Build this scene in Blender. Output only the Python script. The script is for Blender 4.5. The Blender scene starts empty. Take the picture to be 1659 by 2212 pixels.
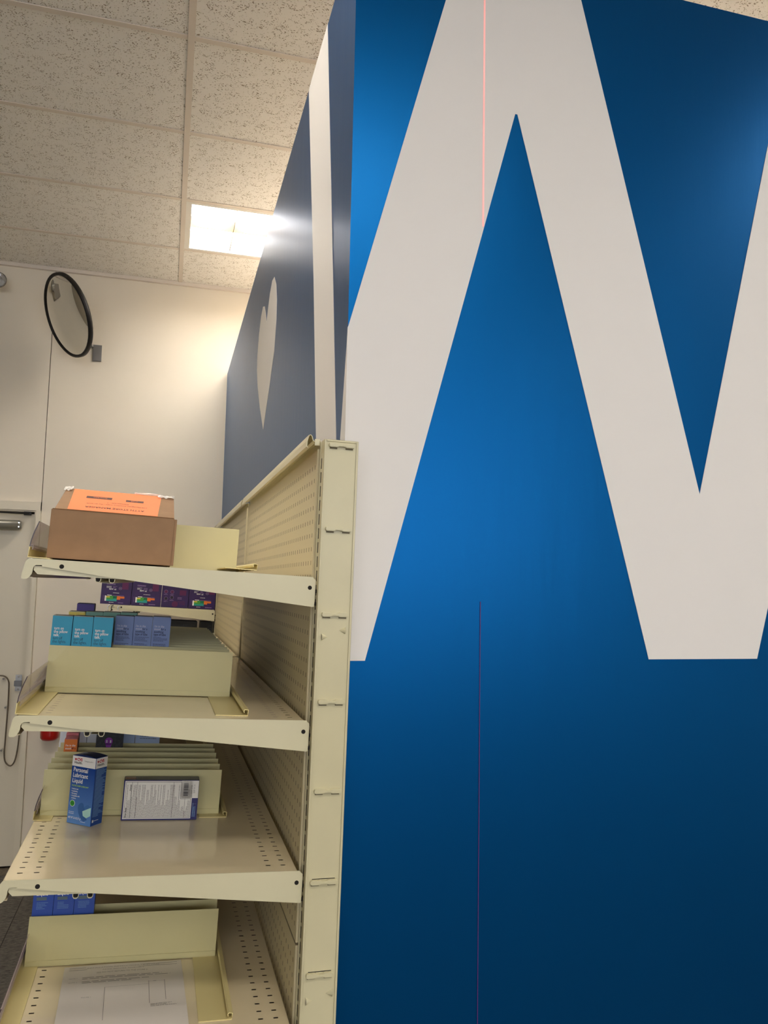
import bpy, bmesh, math, random
from mathutils import Vector, Matrix
random.seed(7)
SC = bpy.context.scene
COL = SC.collection
CH = 1.62                                  # camera height above the floor

# ------------------------------------------------------------------ camera
F_PX = 1706.0
right = Vector((0.9642, -0.2645, 0.0191)).normalized()
fwd = Vector((0.2614, 0.9602, 0.0978)); fwd = (fwd - right * fwd.dot(right)).normalized()
up = right.cross(fwd)
cam_data = bpy.data.cameras.new('camera'); cam = bpy.data.objects.new('camera', cam_data); COL.objects.link(cam)
cm = Matrix((right, up, -fwd)).transposed().to_4x4(); cm.translation = (0, 0, CH)
cam.matrix_world = cm
cam_data.sensor_fit = 'HORIZONTAL'; cam_data.sensor_width = 36.0; cam_data.lens = F_PX / 1659.0 * 36.0
cam_data.clip_start = 0.02
SC.camera = cam

# ------------------------------------------------------------------ world, exposure
wd = bpy.data.worlds.new('world'); SC.world = wd; wd.use_nodes = True
wd.node_tree.nodes['Background'].inputs[0].default_value = (0.9, 0.93, 1.0, 1)
wd.node_tree.nodes['Background'].inputs[1].default_value = 3.0
SC.view_settings.view_transform = 'Standard'; SC.view_settings.look = 'None'
SC.view_settings.gamma = 1.0; SC.view_settings.use_curve_mapping = False
SC.view_settings.exposure = 0.54
LAMP_STRENGTH = 15.0
LAMP_COLOR = (1.0, 0.945, 0.875)

# ------------------------------------------------------------------ helpers
def lin(c):
    return tuple(((v / 255) / 12.92 if v / 255 <= .04045 else ((v / 255 + .055) / 1.055) ** 2.4) for v in c)
_m = {}
def mat(name, rgb, rough=.5, metal=0.0, spec=.5, srgb=True, noise=0.0, nscale=20.0, bump=0.0, bscale=60.0, trans=0.0, coat=0.0, ior=1.45):
    if name in _m: return _m[name]
    m = bpy.data.materials.new(name); m.use_nodes = True; nt = m.node_tree; b = nt.nodes['Principled BSDF']
    c = lin(rgb) if srgb else rgb
    b.inputs['Base Color'].default_value = (*c, 1); b.inputs['Roughness'].default_value = rough
    b.inputs['Metallic'].default_value = metal; b.inputs['Specular IOR Level'].default_value = spec
    b.inputs['Transmission Weight'].default_value = trans; b.inputs['Coat Weight'].default_value = coat
    b.inputs['IOR'].default_value = ior
    tc = nt.nodes.new('ShaderNodeTexCoord')
    if noise:
        n = nt.nodes.new('ShaderNodeTexNoise'); n.inputs['Scale'].default_value = nscale; n.inputs['Detail'].default_value = 5
        nt.links.new(tc.outputs['Object'], n.inputs['Vector'])
        mr = nt.nodes.new('ShaderNodeMapRange'); mr.inputs['From Min'].default_value = .3; mr.inputs['From Max'].default_value = .7
        mr.inputs['To Min'].default_value = 1 - noise; mr.inputs['To Max'].default_value = 1 + noise
        nt.links.new(n.outputs['Fac'], mr.inputs['Value'])
        mx = nt.nodes.new('ShaderNodeVectorMath'); mx.operation = 'SCALE'; mx.inputs[0].default_value = c
        nt.links.new(mr.outputs['Result'], mx.inputs['Scale']); nt.links.new(mx.outputs['Vector'], b.inputs['Base Color'])
    if bump:
        n2 = nt.nodes.new('ShaderNodeTexNoise'); n2.inputs['Scale'].default_value = bscale; n2.inputs['Detail'].default_value = 4
        nt.links.new(tc.outputs['Object'], n2.inputs['Vector'])
        bp = nt.nodes.new('ShaderNodeBump'); bp.inputs['Strength'].default_value = bump; bp.inputs['Distance'].default_value = .002
        nt.links.new(n2.outputs['Fac'], bp.inputs['Height']); nt.links.new(bp.outputs['Normal'], b.inputs['Normal'])
    _m[name] = m; return m
def emis(name, rgb, s, base=(0.8, 0.8, 0.8)):
    m = bpy.data.materials.new(name); m.use_nodes = True; b = m.node_tree.nodes['Principled BSDF']
    b.inputs['Base Color'].default_value = (*base, 1)
    b.inputs['Emission Color'].default_value = (*rgb, 1); b.inputs['Emission Strength'].default_value = s
    return m

class MB:                                   # collects shapes for ONE mesh object
    def __init__(s): s.v = []; s.f = []; s.m = []
    def add(s, vs, fs, mi=0):
        o = len(s.v); s.v += [tuple(v) for v in vs]; s.f += [tuple(i + o for i in f) for f in fs]; s.m += [mi] * len(fs); return s
    def box(s, x0, x1, y0, y1, z0, z1, mi=0, mis=None):
        vs = [(x, y, z) for z in (z0, z1) for y in (y0, y1) for x in (x0, x1)]
        fs = [(0, 2, 3, 1), (4, 5, 7, 6), (0, 1, 5, 4), (2, 6, 7, 3), (0, 4, 6, 2), (1, 3, 7, 5)]  # bottom top front back left right
        o = len(s.v); s.v += vs; s.f += [tuple(i + o for i in f) for f in fs]
        s.m += (mis if mis else [mi] * 6); return s
    def prism(s, pts, y0, y1, mi=0):        # polygon in x,z extruded along y
        n = len(pts)
        vs = [(x, y0, z) for x, z in pts] + [(x, y1, z) for x, z in pts]
        fs = [tuple(range(n)), tuple(reversed(range(n, 2 * n)))] + [(i, i + n, (i + 1) % n + n, (i + 1) % n) for i in range(n)]
        return s.add(vs, fs, mi)
    def sheet(s, pts, y0, y1, t=.0015, mi=0):  # bent sheet: open profile in x,z given a thickness
        n = len(pts); nr = []
        for i in range(n):
            a = Vector(pts[max(i - 1, 0)]); b = Vector(pts[min(i + 1, n - 1)]); d = (b - a).normalized(); nr.append((-d.y, d.x))
        loop = [(p[0] + q[0] * t / 2, p[1] + q[1] * t / 2) for p, q in zip(pts, nr)] + [(p[0] - q[0] * t / 2, p[1] - q[1] * t / 2) for p, q in reversed(list(zip(pts, nr)))]
        N = len(loop); vs = [(x, y0, z) for x, z in loop] + [(x, y1, z) for x, z in loop]
        fs = [(i, i + N, (i + 1) % N + N, (i + 1) % N) for i in range(N)]
        for i in range(n - 1):
            fs.append((i, i + 1, N - 2 - i, N - 1 - i)); fs.append((i + N, N - 1 - i + N, N - 2 - i + N, i + 1 + N))
        return s.add(vs, fs, mi)
    def tube(s, pts, r, seg=8, mi=0, r2=None):
        pts = [Vector(p) for p in pts]; o = len(s.v); n = len(pts); ref = Vector((0.13, 0.31, 1))
        for i, p in enumerate(pts):
            d = (pts[min(i + 1, n - 1)] - pts[max(i - 1, 0)]).normalized()
            a = d.cross(ref)
            if a.length < .1: a = d.cross(Vector((1, .2, 0)))
            a.normalize(); b = d.cross(a); rr = r if r2 is None else r + (r2 - r) * i / (n - 1)
            for k in range(seg):
                t = 2 * math.pi * k / seg; s.v.append(tuple(p + a * math.cos(t) * rr + b * math.sin(t) * rr))
        for i in range(n - 1):
            for k in range(seg):
                k2 = (k + 1) % seg; s.f.append((o + i * seg + k, o + i * seg + k2, o + (i + 1) * seg + k2, o + (i + 1) * seg + k)); s.m.append(mi)
        s.f.append(tuple(o + k for k in reversed(range(seg)))); s.m.append(mi)
        s.f.append(tuple(o + (n - 1) * seg + k for k in range(seg))); s.m.append(mi)
        return s
    def lathe(s, prof, seg=32, mi=0, origin=(0, 0, 0)):   # prof (r,z) about local z
        o = len(s.v); n = len(prof)
        for r, z in prof:
            for k in range(seg):
                t = 2 * math.pi * k / seg; s.v.append((origin[0] + r * math.cos(t), origin[1] + r * math.sin(t), origin[2] + z))
        for i in range(n - 1):
            for k in range(seg):
                k2 = (k + 1) % seg; s.f.append((o + i * seg + k, o + i * seg + k2, o + (i + 1) * seg + k2, o + (i + 1) * seg + k)); s.m.append(mi)
        return s
    def build(s, name, mats, parent=None, frame=None, smooth=False, bevel=0.0):
        me = bpy.data.meshes.new(name); me.from_pydata(s.v, [], s.f)
        for m in (mats if isinstance(mats, (list, tuple)) else [mats]): me.materials.append(m)
        me.polygons.foreach_set('material_index', s.m)
        if smooth: me.polygons.foreach_set('use_smooth', [True] * len(me.polygons))
        me.update()
        bm = bmesh.new(); bm.from_mesh(me); bmesh.ops.recalc_face_normals(bm, faces=bm.faces)
        if bevel: bmesh.ops.bevel(bm, geom=bm.edges[:], offset=bevel, segments=2, affect='EDGES')
        bm.to_mesh(me); bm.free()
        o = bpy.data.objects.new(name, me); COL.objects.link(o)
        if parent is not None: o.parent = parent
        if frame is not None:
            if parent is not None: o.matrix_local = frame
            else: o.matrix_world = frame
        return o
def tag(o, label=None, cat=None, group=None, kind=None):
    if label: o['label'] = label
    if cat: o['category'] = cat
    if group: o['group'] = group
    if kind: o['kind'] = kind
    return o
def thing(name, frame, label, cat, group=None):
    o = bpy.data.objects.new(name, None); COL.objects.link(o); o.matrix_world = frame; o.empty_display_size = .05
    return tag(o, label, cat, group)
def T(x, y, z): return Matrix.Translation((x, y, z))
def copy_tree(o):
    c = o.copy(); COL.objects.link(c)
    for ch in list(o.children):
        d = ch.copy(); COL.objects.link(d); d.parent = c
        for g in list(ch.children):
            e = g.copy(); COL.objects.link(e); e.parent = d
    return c
_t = {}
def text_geo(txt, size, bold=0.0, squash=1.0, align='LEFT'):
    key = (txt, size, bold, squash, align)
    if key in _t: return _t[key]
    cu = bpy.data.curves.new('text', 'FONT'); cu.body = txt; cu.size = size; cu.offset = bold; cu.resolution_u = 2; cu.align_x = align
    o = bpy.data.objects.new('text', cu); COL.objects.link(o)
    dg = bpy.context.evaluated_depsgraph_get(); me = o.evaluated_get(dg).to_mesh()
    vs = [(v.co.x * squash, v.co.y) for v in me.vertices]; fs = [tuple(p.vertices) for p in me.polygons]
    o.evaluated_get(dg).to_mesh_clear(); bpy.data.objects.remove(o); bpy.data.curves.remove(cu)
    _t[key] = (vs, fs); return _t[key]
def width(vs): return max(v[0] for v in vs) - min(v[0] for v in vs) if vs else 0
class Print(MB):                            # flat print on a face: local x right, z up, y = -eps in front
    def __init__(s, eps=.0004): super().__init__(); s.e = -eps
    def rect(s, x0, x1, z0, z1, mi=0, lift=0):
        y = s.e - lift; return s.add([(x0, y, z0), (x1, y, z0), (x1, y, z1), (x0, y, z1)], [(0, 1, 2, 3)], mi)
    def text(s, txt, x, z, size, mi=0, bold=0.0, sq=1.0, rot=0, lift=0, fit=None):
        vs, fs = text_geo(txt, size, bold, sq)
        k = fit / width(vs) if fit else 1.0
        cr, sr = math.cos(rot), math.sin(rot)
        return s.add([(x + cr * a * k - sr * b, s.e - lift, z + sr * a * k + cr * b) for a, b in vs], fs, mi)
    def disc(s, x, z, r, mi=0, lift=0, seg=20):
        y = s.e - lift
        return s.add([(x + r * math.cos(2 * math.pi * k / seg), y, z + r * math.sin(2 * math.pi * k / seg)) for k in range(seg)], [tuple(range(seg))], mi)
    def lines(s, x0, x1, z0, z1, n, t, mi=0, lift=0, words=True):
        for i in range(n):
            z = z1 - (z1 - z0) * (i + .5) / n; e = x1 - (x1 - x0) * random.choice((0, 0, .1, .25, .45)); x = x0
            while x < e:
                w = (x1 - x0) * random.uniform(.05, .16) if words else e - x
                s.rect(x, min(x + w, e), z - t / 2, z + t / 2, mi, lift); x += w + (x1 - x0) * .022
        return s
    def heart(s, cx, cz, w, mi=0, lift=0):
        s.add([(cx + a * w, s.e - lift, cz + b * w) for a, b in [(0, -.45), (.5, .1), (.42, .38), (.22, .45), (0, .22), (-.22, .45), (-.42, .38), (-.5, .1)]], [(0, 1, 2, 3, 4), (0, 4, 5, 6, 7)], mi)

# ------------------------------------------------------------------ materials
M_WALL = mat('wall_paint', (240, 230, 212), .62, noise=.015, nscale=3, bump=.05, bscale=150)
M_TRIM = mat('frame_paint', (234, 225, 204), .45)
M_DOOR = mat('door_paint', (230, 221, 200), .4)
M_GAP = mat('dark_gap', (40, 34, 26), .9)
M_CREAM = mat('cream_steel', (213, 206, 172), .32, noise=.02, nscale=9, bump=.03, bscale=40)
M_TRAY = mat('cream_tray', (234, 218, 180), .09, spec=.9, noise=.035, nscale=7, bump=.02, bscale=30)
M_UP = mat('cream_upright', (208, 200, 163), .3, noise=.025, nscale=14)
M_PEG = mat('pegboard_paint', (218, 206, 168), .45)
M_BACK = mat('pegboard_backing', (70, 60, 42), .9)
M_PVC = mat('yellow_cream_pvc', (228, 212, 150), .35)
M_DIV = mat('divider_pvc', (206, 197, 146), .38, noise=.02, nscale=12)
M_DARK = mat('black_hole', (22, 17, 14), .8)
M_STEEL = mat('brushed_steel', (165, 165, 165), .3, metal=1)
M_CHROME = mat('chrome', (215, 215, 215), .12, metal=1)
M_BLACK = mat('black_rubber', (26, 23, 21), .5)
M_RED = mat('extinguisher_red', (178, 18, 16), .3, coat=.5)
M_CARD = mat('corrugated_cardboard', (152, 119, 88), .85, noise=.07, nscale=35, bump=.25, bscale=25)
M_CARDIN = mat('cardboard_edge', (140, 100, 66), .9)
M_ORANGE = mat('orange_label', (255, 138, 82), .6)
M_PAPER = mat('white_paper', (232, 224, 212), .7)
M_INK = mat('black_ink', (45, 40, 44), .6)
M_GREY = mat('grey_ink', (120, 115, 110), .7)
M_WHITE = mat('white_ink', (240, 238, 235), .5)
def glass(name, rgb, alpha=.25, rough=.05):
    m = bpy.data.materials.new(name); m.use_nodes = True; nt = m.node_tree; b = nt.nodes['Principled BSDF']
    b.inputs['Base Color'].default_value = (*lin(rgb), 1); b.inputs['Roughness'].default_value = rough
    b.inputs['Alpha'].default_value = alpha; _m[name] = m; return m
M_CLEAR = glass('clear_plastic', (196, 180, 182), .48, .08)
M_CLEARE = mat('clear_plastic_edge', (58, 42, 52), .3)
M_TAPE = glass('clear_tape', (250, 245, 235), .65, .12)

# vinyl graphic: glossy print with faint vertical streaks
def vinyl(name, rgb, rough, streak=.0, srgb=True, spec=.5):
    m = mat(name, rgb, rough, srgb=srgb, spec=spec); nt = m.node_tree; b = nt.nodes['Principled BSDF']
    tc = nt.nodes.new('ShaderNodeTexCoord'); mp = nt.nodes.new('ShaderNodeMapping'); mp.inputs['Scale'].default_value = (9, 9, 1.2)
    n = nt.nodes.new('ShaderNodeTexNoise'); n.inputs['Scale'].default_value = 2.5; n.inputs['Detail'].default_value = 6; n.inputs['Roughness'].default_value = .6
    bp = nt.nodes.new('ShaderNodeBump'); bp.inputs['Strength'].default_value = streak; bp.inputs['Distance'].default_value = .01
    nt.links.new(tc.outputs['Object'], mp.inputs['Vector']); nt.links.new(mp.outputs['Vector'], n.inputs['Vector'])
    nt.links.new(n.outputs['Fac'], bp.inputs['Height']); nt.links.new(bp.outputs['Normal'], b.inputs['Normal'])
    return m
M_BLUE = vinyl('blue_vinyl', (0.0, .092, .290), .37, .06, srgb=False, spec=.2)
M_BLUE.node_tree.nodes['Principled BSDF'].inputs['Metallic'].default_value = .84
for k_, v_ in (('Coat Weight', .05), ('Coat Roughness', .3)): M_BLUE.node_tree.nodes['Principled BSDF'].inputs[k_].default_value = v_
M_WVIN = vinyl('white_vinyl', (230, 226, 221), .5, .03)

# ceiling tile: fissured mineral fibre
def tile_mat():
    m = bpy.data.materials.new('fissured_ceiling_tile'); m.use_nodes = True; nt = m.node_tree; b = nt.nodes['Principled BSDF']
    b.inputs['Roughness'].default_value = .9
    tc = nt.nodes.new('ShaderNodeTexCoord')
    mp = nt.nodes.new('ShaderNodeMapping'); mp.inputs['Scale'].default_value = (1, 1.2, 1); nt.links.new(tc.outputs['Object'], mp.inputs['Vector'])
    nz = nt.nodes.new('ShaderNodeTexNoise'); nz.inputs['Scale'].default_value = 35; nz.inputs['Detail'].default_value = 2
    nt.links.new(mp.outputs['Vector'], nz.inputs['Vector'])
    ad = nt.nodes.new('ShaderNodeMixRGB'); ad.blend_type = 'ADD'; ad.inputs[0].default_value = .035
    nt.links.new(mp.outputs['Vector'], ad.inputs[1]); nt.links.new(nz.outputs['Color'], ad.inputs[2])
    vo = nt.nodes.new('ShaderNodeTexVoronoi'); vo.inputs['Scale'].default_value = 118; vo.inputs['Randomness'].default_value = 1
    nt.links.new(ad.outputs[0], vo.inputs['Vector'])
    cl = nt.nodes.new('ShaderNodeTexNoise'); cl.inputs['Scale'].default_value = 22; cl.inputs['Detail'].default_value = 3
    nt.links.new(mp.outputs['Vector'], cl.inputs['Vector'])
    th = nt.nodes.new('ShaderNodeMapRange'); th.inputs['From Min'].default_value = .30; th.inputs['From Max'].default_value = .60
    th.inputs['To Min'].default_value = .06; th.inputs['To Max'].default_value = .31; nt.links.new(cl.outputs['Fac'], th.inputs['Value'])
    sb = nt.nodes.new('ShaderNodeMath'); sb.operation = 'SUBTRACT'; nt.links.new(vo.outputs['Distance'], sb.inputs[0]); nt.links.new(th.outputs['Result'], sb.inputs[1])
    mr = nt.nodes.new('ShaderNodeMapRange'); mr.inputs['From Min'].default_value = -.06; mr.inputs['From Max'].default_value = .10
    nt.links.new(sb.outputs[0], mr.inputs['Value'])
    mx = nt.nodes.new('ShaderNodeMixRGB'); mx.inputs[1].default_value = (*lin((160, 145, 124)), 1); mx.inputs[2].default_value = (*lin((252, 248, 241)), 1)
    nt.links.new(mr.outputs['Result'], mx.inputs[0]); nt.links.new(mx.outputs[0], b.inputs['Base Color'])
    bp = nt.nodes.new('ShaderNodeBump'); bp.inputs['Strength'].default_value = .5; bp.inputs['Distance'].default_value = .002
    nt.links.new(mr.outputs['Result'], bp.inputs['Height']); nt.links.new(bp.outputs['Normal'], b.inputs['Normal'])
    return m
M_TILE = tile_mat()
M_TEE = mat('ceiling_grid_paint', (233, 222, 209), .5)
def carpet_mat():
    m = bpy.data.materials.new('grey_carpet'); m.use_nodes = True; nt = m.node_tree; b = nt.nodes['Principled BSDF']; b.inputs['Roughness'].default_value = .95
    tc = nt.nodes.new('ShaderNodeTexCoord'); n = nt.nodes.new('ShaderNodeTexNoise'); n.inputs['Scale'].default_value = 55; n.inputs['Detail'].default_value = 8; n.inputs['Roughness'].default_value = .75
    mp = nt.nodes.new('ShaderNodeMapping'); mp.inputs['Scale'].default_value = (.6, 1.7, 1); nt.links.new(tc.outputs['Object'], mp.inputs['Vector'])
    nt.links.new(mp.outputs['Vector'], n.inputs['Vector']); cr = nt.nodes.new('ShaderNodeValToRGB')
    cr.color_ramp.elements[0].position = .35; cr.color_ramp.elements[0].color = (*lin((62, 59, 54)), 1)
    cr.color_ramp.elements[1].position = .68; cr.color_ramp.elements[1].color = (*lin((132, 126, 116)), 1)
    nt.links.new(n.outputs['Fac'], cr.inputs[0]); nt.links.new(cr.outputs[0], b.inputs['Base Color'])
    bp = nt.nodes.new('ShaderNodeBump'); bp.inputs['Strength'].default_value = .6; bp.inputs['Distance'].default_value = .004
    nt.links.new(n.outputs['Fac'], bp.inputs['Height']); nt.links.new(bp.outputs['Normal'], b.inputs['Normal']); return m
M_CARPET = carpet_mat()

# ------------------------------------------------------------------ the setting
YW = 5.07; ZC = CH + 1.93; XL = -4.3; XR = 4.6; YB = -6.2
def struct(o): o['kind'] = 'structure'; return o
# carpet tiles (0.61 m), with real joints
fl = struct(MB().box(XL - .1, XR + .1, YB - .1, YW + .1, -.05, -.004).build('floor', M_GAP))
ct = MB().box(0, .6066, 0, .6066, -.004, 0).build('carpet_tile', M_CARPET, fl); ctm = ct.data
first = True
for iy in range(19):
    for ix in range(15):
        x = XL + ix * .6096; y = 4.95 - (iy + 1) * .6096
        if first and ix == 8: ct.location = (x, y, 0); first = False
        else:
            o = bpy.data.objects.new('carpet_tile', ctm); COL.objects.link(o); o.parent = fl; o.location = (x, y, 0)
MB().box(XL, XR, 4.95, YW, -.004, .003).build('threshold_strip', mat('threshold_metal', (120, 108, 92), .5, metal=.4, noise=.4, nscale=90), fl)

# back wall made of panels with shadow gaps
wb = struct(MB().box(XL, XR, YW + .012, YW + .1, 0, ZC).build('wall_back', M_GAP))
DX0, DX1, DZ = -1.80, -.7403, CH + .4778      # door frame outer
MB().box(XL, DX1 - .003, YW, YW + .012, DZ + .003, ZC).build('wall_panel', M_WALL, wb)
MB().box(DX1 + .001, XR, YW, YW + .012, 0, ZC).build('wall_panel', M_WALL, wb)
MB().box(XL, DX0 - .003, YW, YW + .012, 0, DZ).build('wall_panel', M_WALL, wb)
struct(MB().box(XL, XR, YW - .022, YW, ZC - .022, ZC).build('trim_1', M_TEE))           # wall angle of the ceiling grid
struct(MB().box(XL - .1, XL, YB, YW, 0, ZC).build('wall_left', mat('left_wall_paint', (176, 168, 152), .7)))
M_FAR = mat('far_wall', (205, 198, 186), .7)
rw = struct(MB().box(XL, XR, YB - .1, YB, 0, 1.5).box(XL, XR, YB - .1, YB, 3.25, ZC).build('wall_rear', M_FAR))   # unseen shop front, its window band added to let in fill light
for k in range(8):
    x = XL + k * (XR - XL) / 7; MB().box(x - .04, x + .04, YB - .09, YB - .01, 1.5, 3.25).build('added_mullion', M_TRIM, rw)
struct(MB().box(XR, XR + .1, YB, YW, 0, ZC).build('wall_outer', mat('far_wall2', (205, 198, 186), .7)))

# door with frame, closer
dr = struct(MB().box(DX0 + .033, DX1 - .033, YW - .002, YW + .01, .012, DZ - .071).build('door_1', M_DOOR))
fr = MB()
fr.box(DX1 - .024, DX1, YW - .03, YW + .01, 0, DZ); fr.box(DX0, DX0 + .024, YW - .03, YW + .01, 0, DZ); fr.box(DX0, DX1, YW - .0299, YW + .01, DZ - .05, DZ)
fr.box(DX1 - .033, DX1 - .024, YW - .018, YW + .01, 0, DZ - .05); fr.box(DX0 + .024, DX0 + .033, YW - .018, YW + .01, 0, DZ - .05); fr.box(DX0 + .024, DX1 - .024, YW - .0179, YW + .01, DZ - .059, DZ - .05)
fr.build('door_frame', M_TRIM, dr)
cz = CH + .336
c = MB().tube([(-1.35, YW - .045, cz), (-.85, YW - .045, cz)], .029, 14).tube([(-.85, YW - .045, cz), (-.838, YW - .045, cz)], .029, 14, r2=.022)
c.build('door_closer', mat('closer_grey', (140, 138, 128), .35, metal=.4), dr, smooth=True)
a = MB().tube([(-1.25, YW - .05, cz + .03), (-1.0, YW - .11, cz + .068)], .006, 6).tube([(-1.0, YW - .11, cz + .068), (-.80, YW - .03, cz + .072)], .0055, 6).box(-.83, -.79, YW - .035, YW - .018, cz + .062, cz + .082)
a.build('closer_arm', M_BLACK, dr)
s = MB()
for dz in (.012, -.012): s.tube([(-.846, YW - .078, cz + dz), (-.846, YW - .07, cz + dz)], .004, 8)
s.build('closer_screw', M_CHROME, dr)

# blue graphic wall (front and side face) with the white letter and heart
BX, BY, BZ = .318, 1.46, CH + 1.365
wr = struct(MB().box(BX, XR, BY, YW, 0, BZ, mis=[0, 1, 0, 0, 0, 0]).build('wall_right', [M_BLUE, mat('bounce_board_top', (180, 171, 158), .8)]))  # unseen top face made pale to bounce lamp light onto the ceiling
MB().box(BX - .0005, BX + .004, YW - .004, YW - .0005, 0, BZ).build('corner_strip', mat('pale_edge', (200, 205, 205), .5), wr)
def zc(z): return z + CH
W = MB()
front = [(.318, -.1337), (.3657, -.1337), (.669, 1.0091), (.674, 1.0091), (.9741, -.1337), (1.2423, -.1337), (1.2749, -.0206), (1.66, 1.3648), (1.388, 1.3648), (1.1056, .2185), (.8107, 1.3648), (.5457, 1.3648), (.318, .5067)]
def face_poly(mb, pts, axis, pos, out, t=.0008):
    n = len(pts)
    if axis == 'Y': A = [(x, pos, zc(z)) for x, z in pts]; B = [(x, pos - t, zc(z)) for x, z in pts]
    else: A = [(pos, y, zc(z)) for y, z in pts]; B = [(pos - t, y, zc(z)) for y, z in pts]
    mb.add(A + B, [tuple(range(n)), tuple(range(n, 2 * n))] + [(i, (i + 1) % n, (i + 1) % n + n, i + n) for i in range(n)])
face_poly(W, front, 'Y', BY, -1)
side = [(1.68, -.1337), (1.4592, -.1337), (1.4592, .5067), (1.4680, .463), (1.52, .225), (1.530, .225), (1.545, .304), (1.6461, .7832), (1.7735, 1.3648), (2.038, 1.3648), (1.871, .7647), (1.775, .345)]
face_poly(W, side, 'X', BX, -1)
lt = W.build('printed_letter', M_WVIN, wr); lt['label'] = 'large white letter W wrapping round the corner'
H = MB(); hp = [(2.878, .5821)]
hp = [(2.881, .578), (2.72, .71), (2.625, .80), (2.595, .90), (2.600, .97), (2.63, 1.035), (2.69, 1.085), (2.75, 1.094), (2.81, 1.068), (2.85, 1.03), (2.889, .985),
      (2.93, 1.035), (2.975, 1.078), (3.03, 1.096), (3.09, 1.078), (3.15, 1.02), (3.185, .945), (3.18, .88), (3.13, .80), (3.02, .69)]
face_poly(H, hp, 'X', BX, -1)
H.build('printed_heart', M_WVIN, wr)

# ceiling: backing slab, tiles, grid
LIGHTS = [(0.0, 3.935), (0.0, -.94), (-1.2192, 1.497), (-2.4384, -3.38), (0.0, -3.38), (2.4384, .278), (2.4384, -3.38), (1.2192, 2.716)]
ce = struct(MB().box(XL - .1, XR + .1, YB - .1, YW + .1, ZC + .16, ZC + .2).build('ceiling', M_TILE))
tm = None
for i in range(-4, 4):
    for k in [-1] + list(range(1, 19)):
        x0 = i * 1.2192; y0 = 4.541 - k * .6096
        if y0 < YB - .4 or (i < -3 and False): continue
        if any(abs(x0 - lx) < .1 and abs(y0 - ly) < .1 for lx, ly in LIGHTS): continue
        if k == -1:
            MB().box(0, 1.2132, 0, YW - 4.541, 0, .012).build('ceiling_tile', M_TILE, ce, T(x0 + .003, 4.544, ZC + .001)); continue
        if tm is None:
            o = MB().box(0, 1.2132, 0, .6036, 0, .012).build('ceiling_tile', M_TILE, ce); tm = o.data
        else:
            o = bpy.data.objects.new('ceiling_tile', tm); COL.objects.link(o); o.parent = ce
        o.location = (x0 + .003, y0 + .003, ZC + .001)
for i in range(-3, 4):
    x = i * 1.2192; MB().box(x - .012, x + .012, YB, YW - .022, ZC - .004, ZC).build('main_tee', M_TEE, ce)
for k in range(0, 18):
    y = 4.541 - k * .6096
    for i in range(-4, 4):
        x = i * 1.2192; MB().box(x + .0125, x + 1.2067, y - .012, y + .012, ZC - .003, ZC).build('cross_tee', M_TEE, ce)

# recessed troffers: one in view, the others added out of view to light the room
M_LAMP = emis('lamp_diffuser', LAMP_COLOR, LAMP_STRENGTH)
M_VANE = mat('louvre_metal', (120, 112, 100), .5)
M_REFL = mat('white_reflector', (240, 236, 228), .35)
def troffer(x, y):
    t = thing('ceiling_light', T(x, y, ZC), None, None)
    f = MB()
    f.box(.012, .04, .012, .5976, -.002, .11); f.box(1.179, 1.207, .012, .5976, -.002, .11)
    f.box(.04, 1.179, .012, .035, -.002, .11); f.box(.04, 1.179, .5746, .5976, -.002, .11); f.box(.04, 1.179, .035, .5746, .10, .11)
    f.build('housing', M_REFL, t)
    for a, b in ((.045, .270), (.330, .490)):
        MB().box(.04, 1.179, a, b, .062, .066).build('lamp_tube', M_LAMP, t)
    for q in range(1, 5):
        xx = .04 + q * 1.139 / 5; MB().box(xx - .0015, xx + .0015, .035, .5746, .004, .055).build('louvre_vane', M_VANE, t)
    MB().prism([(.295, .06), (.303, .004), (.307, .004), (.315, .06)], .04, 1.179).build('centre_rib', mat('rib_paint', (150, 128, 96), .5), t, Matrix(((0, 1, 0, 0), (1, 0, 0, 0), (0, 0, 1, 0), (0, 0, 0, 1))))
    return t
lt0 = None
for n, (x, y) in enumerate(LIGHTS):
    if lt0 is None: lt0 = troffer(x, y); o = lt0
    else: o = copy_tree(lt0); o.location = (x, y, ZC)
    if n == 0: tag(o, 'lit recessed ceiling light with white louvres beside the blue wall', 'light')
    else: tag(o, 'recessed ceiling light out of view, added to light the shop', 'light', 'added ceiling lights out of view')

# ------------------------------------------------------------------ gondola frames of reference
R_M = Matrix(((.9998, -.0093, .0162), (.0093, .9999, -.0053), (-.0161, .0054, .9999)))
R_S = Matrix(((.999, -.0093, .0434), (.0095, .9999, -.005), (-.0433, .0054, .999)))
def ortho(m):
    x = Vector(m.col[0]).normalized(); y = Vector(m.col[1]); y = (y - x * y.dot(x)).normalized(); z = x.cross(y)
    return Matrix((x, y, z)).transposed().to_4x4()
G = ortho(R_M); G.translation = (.2626, 1.38, .2677 + CH)
SH = {1: (.2565, 1.3933, .0196), 2: (.2524, 1.3946, -.2306), 3: (.2483, 1.3960, -.4838), 4: (.2442, 1.3973, -.7367)}
def SF(k):
    m = ortho(R_S); p = SH[k]; m.translation = (p[0], p[1], p[2] + CH); return m

def perforated(xs, ys, holes_x, holes_z=None, z=0.0, mi=0):   # grid sheet in x,y at z with cells left out
    mb = MB(); vs = [(x, y, z) for y in ys for x in xs]; n = len(xs); fs = []
    for j in range(len(ys) - 1):
        for i in range(n - 1):
            if (i in holes_x) and (j in holes_z): continue
            fs.append((j * n + i, j * n + i + 1, (j + 1) * n + i + 1, (j + 1) * n + i))
    return mb.add(vs, fs, mi)

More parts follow.
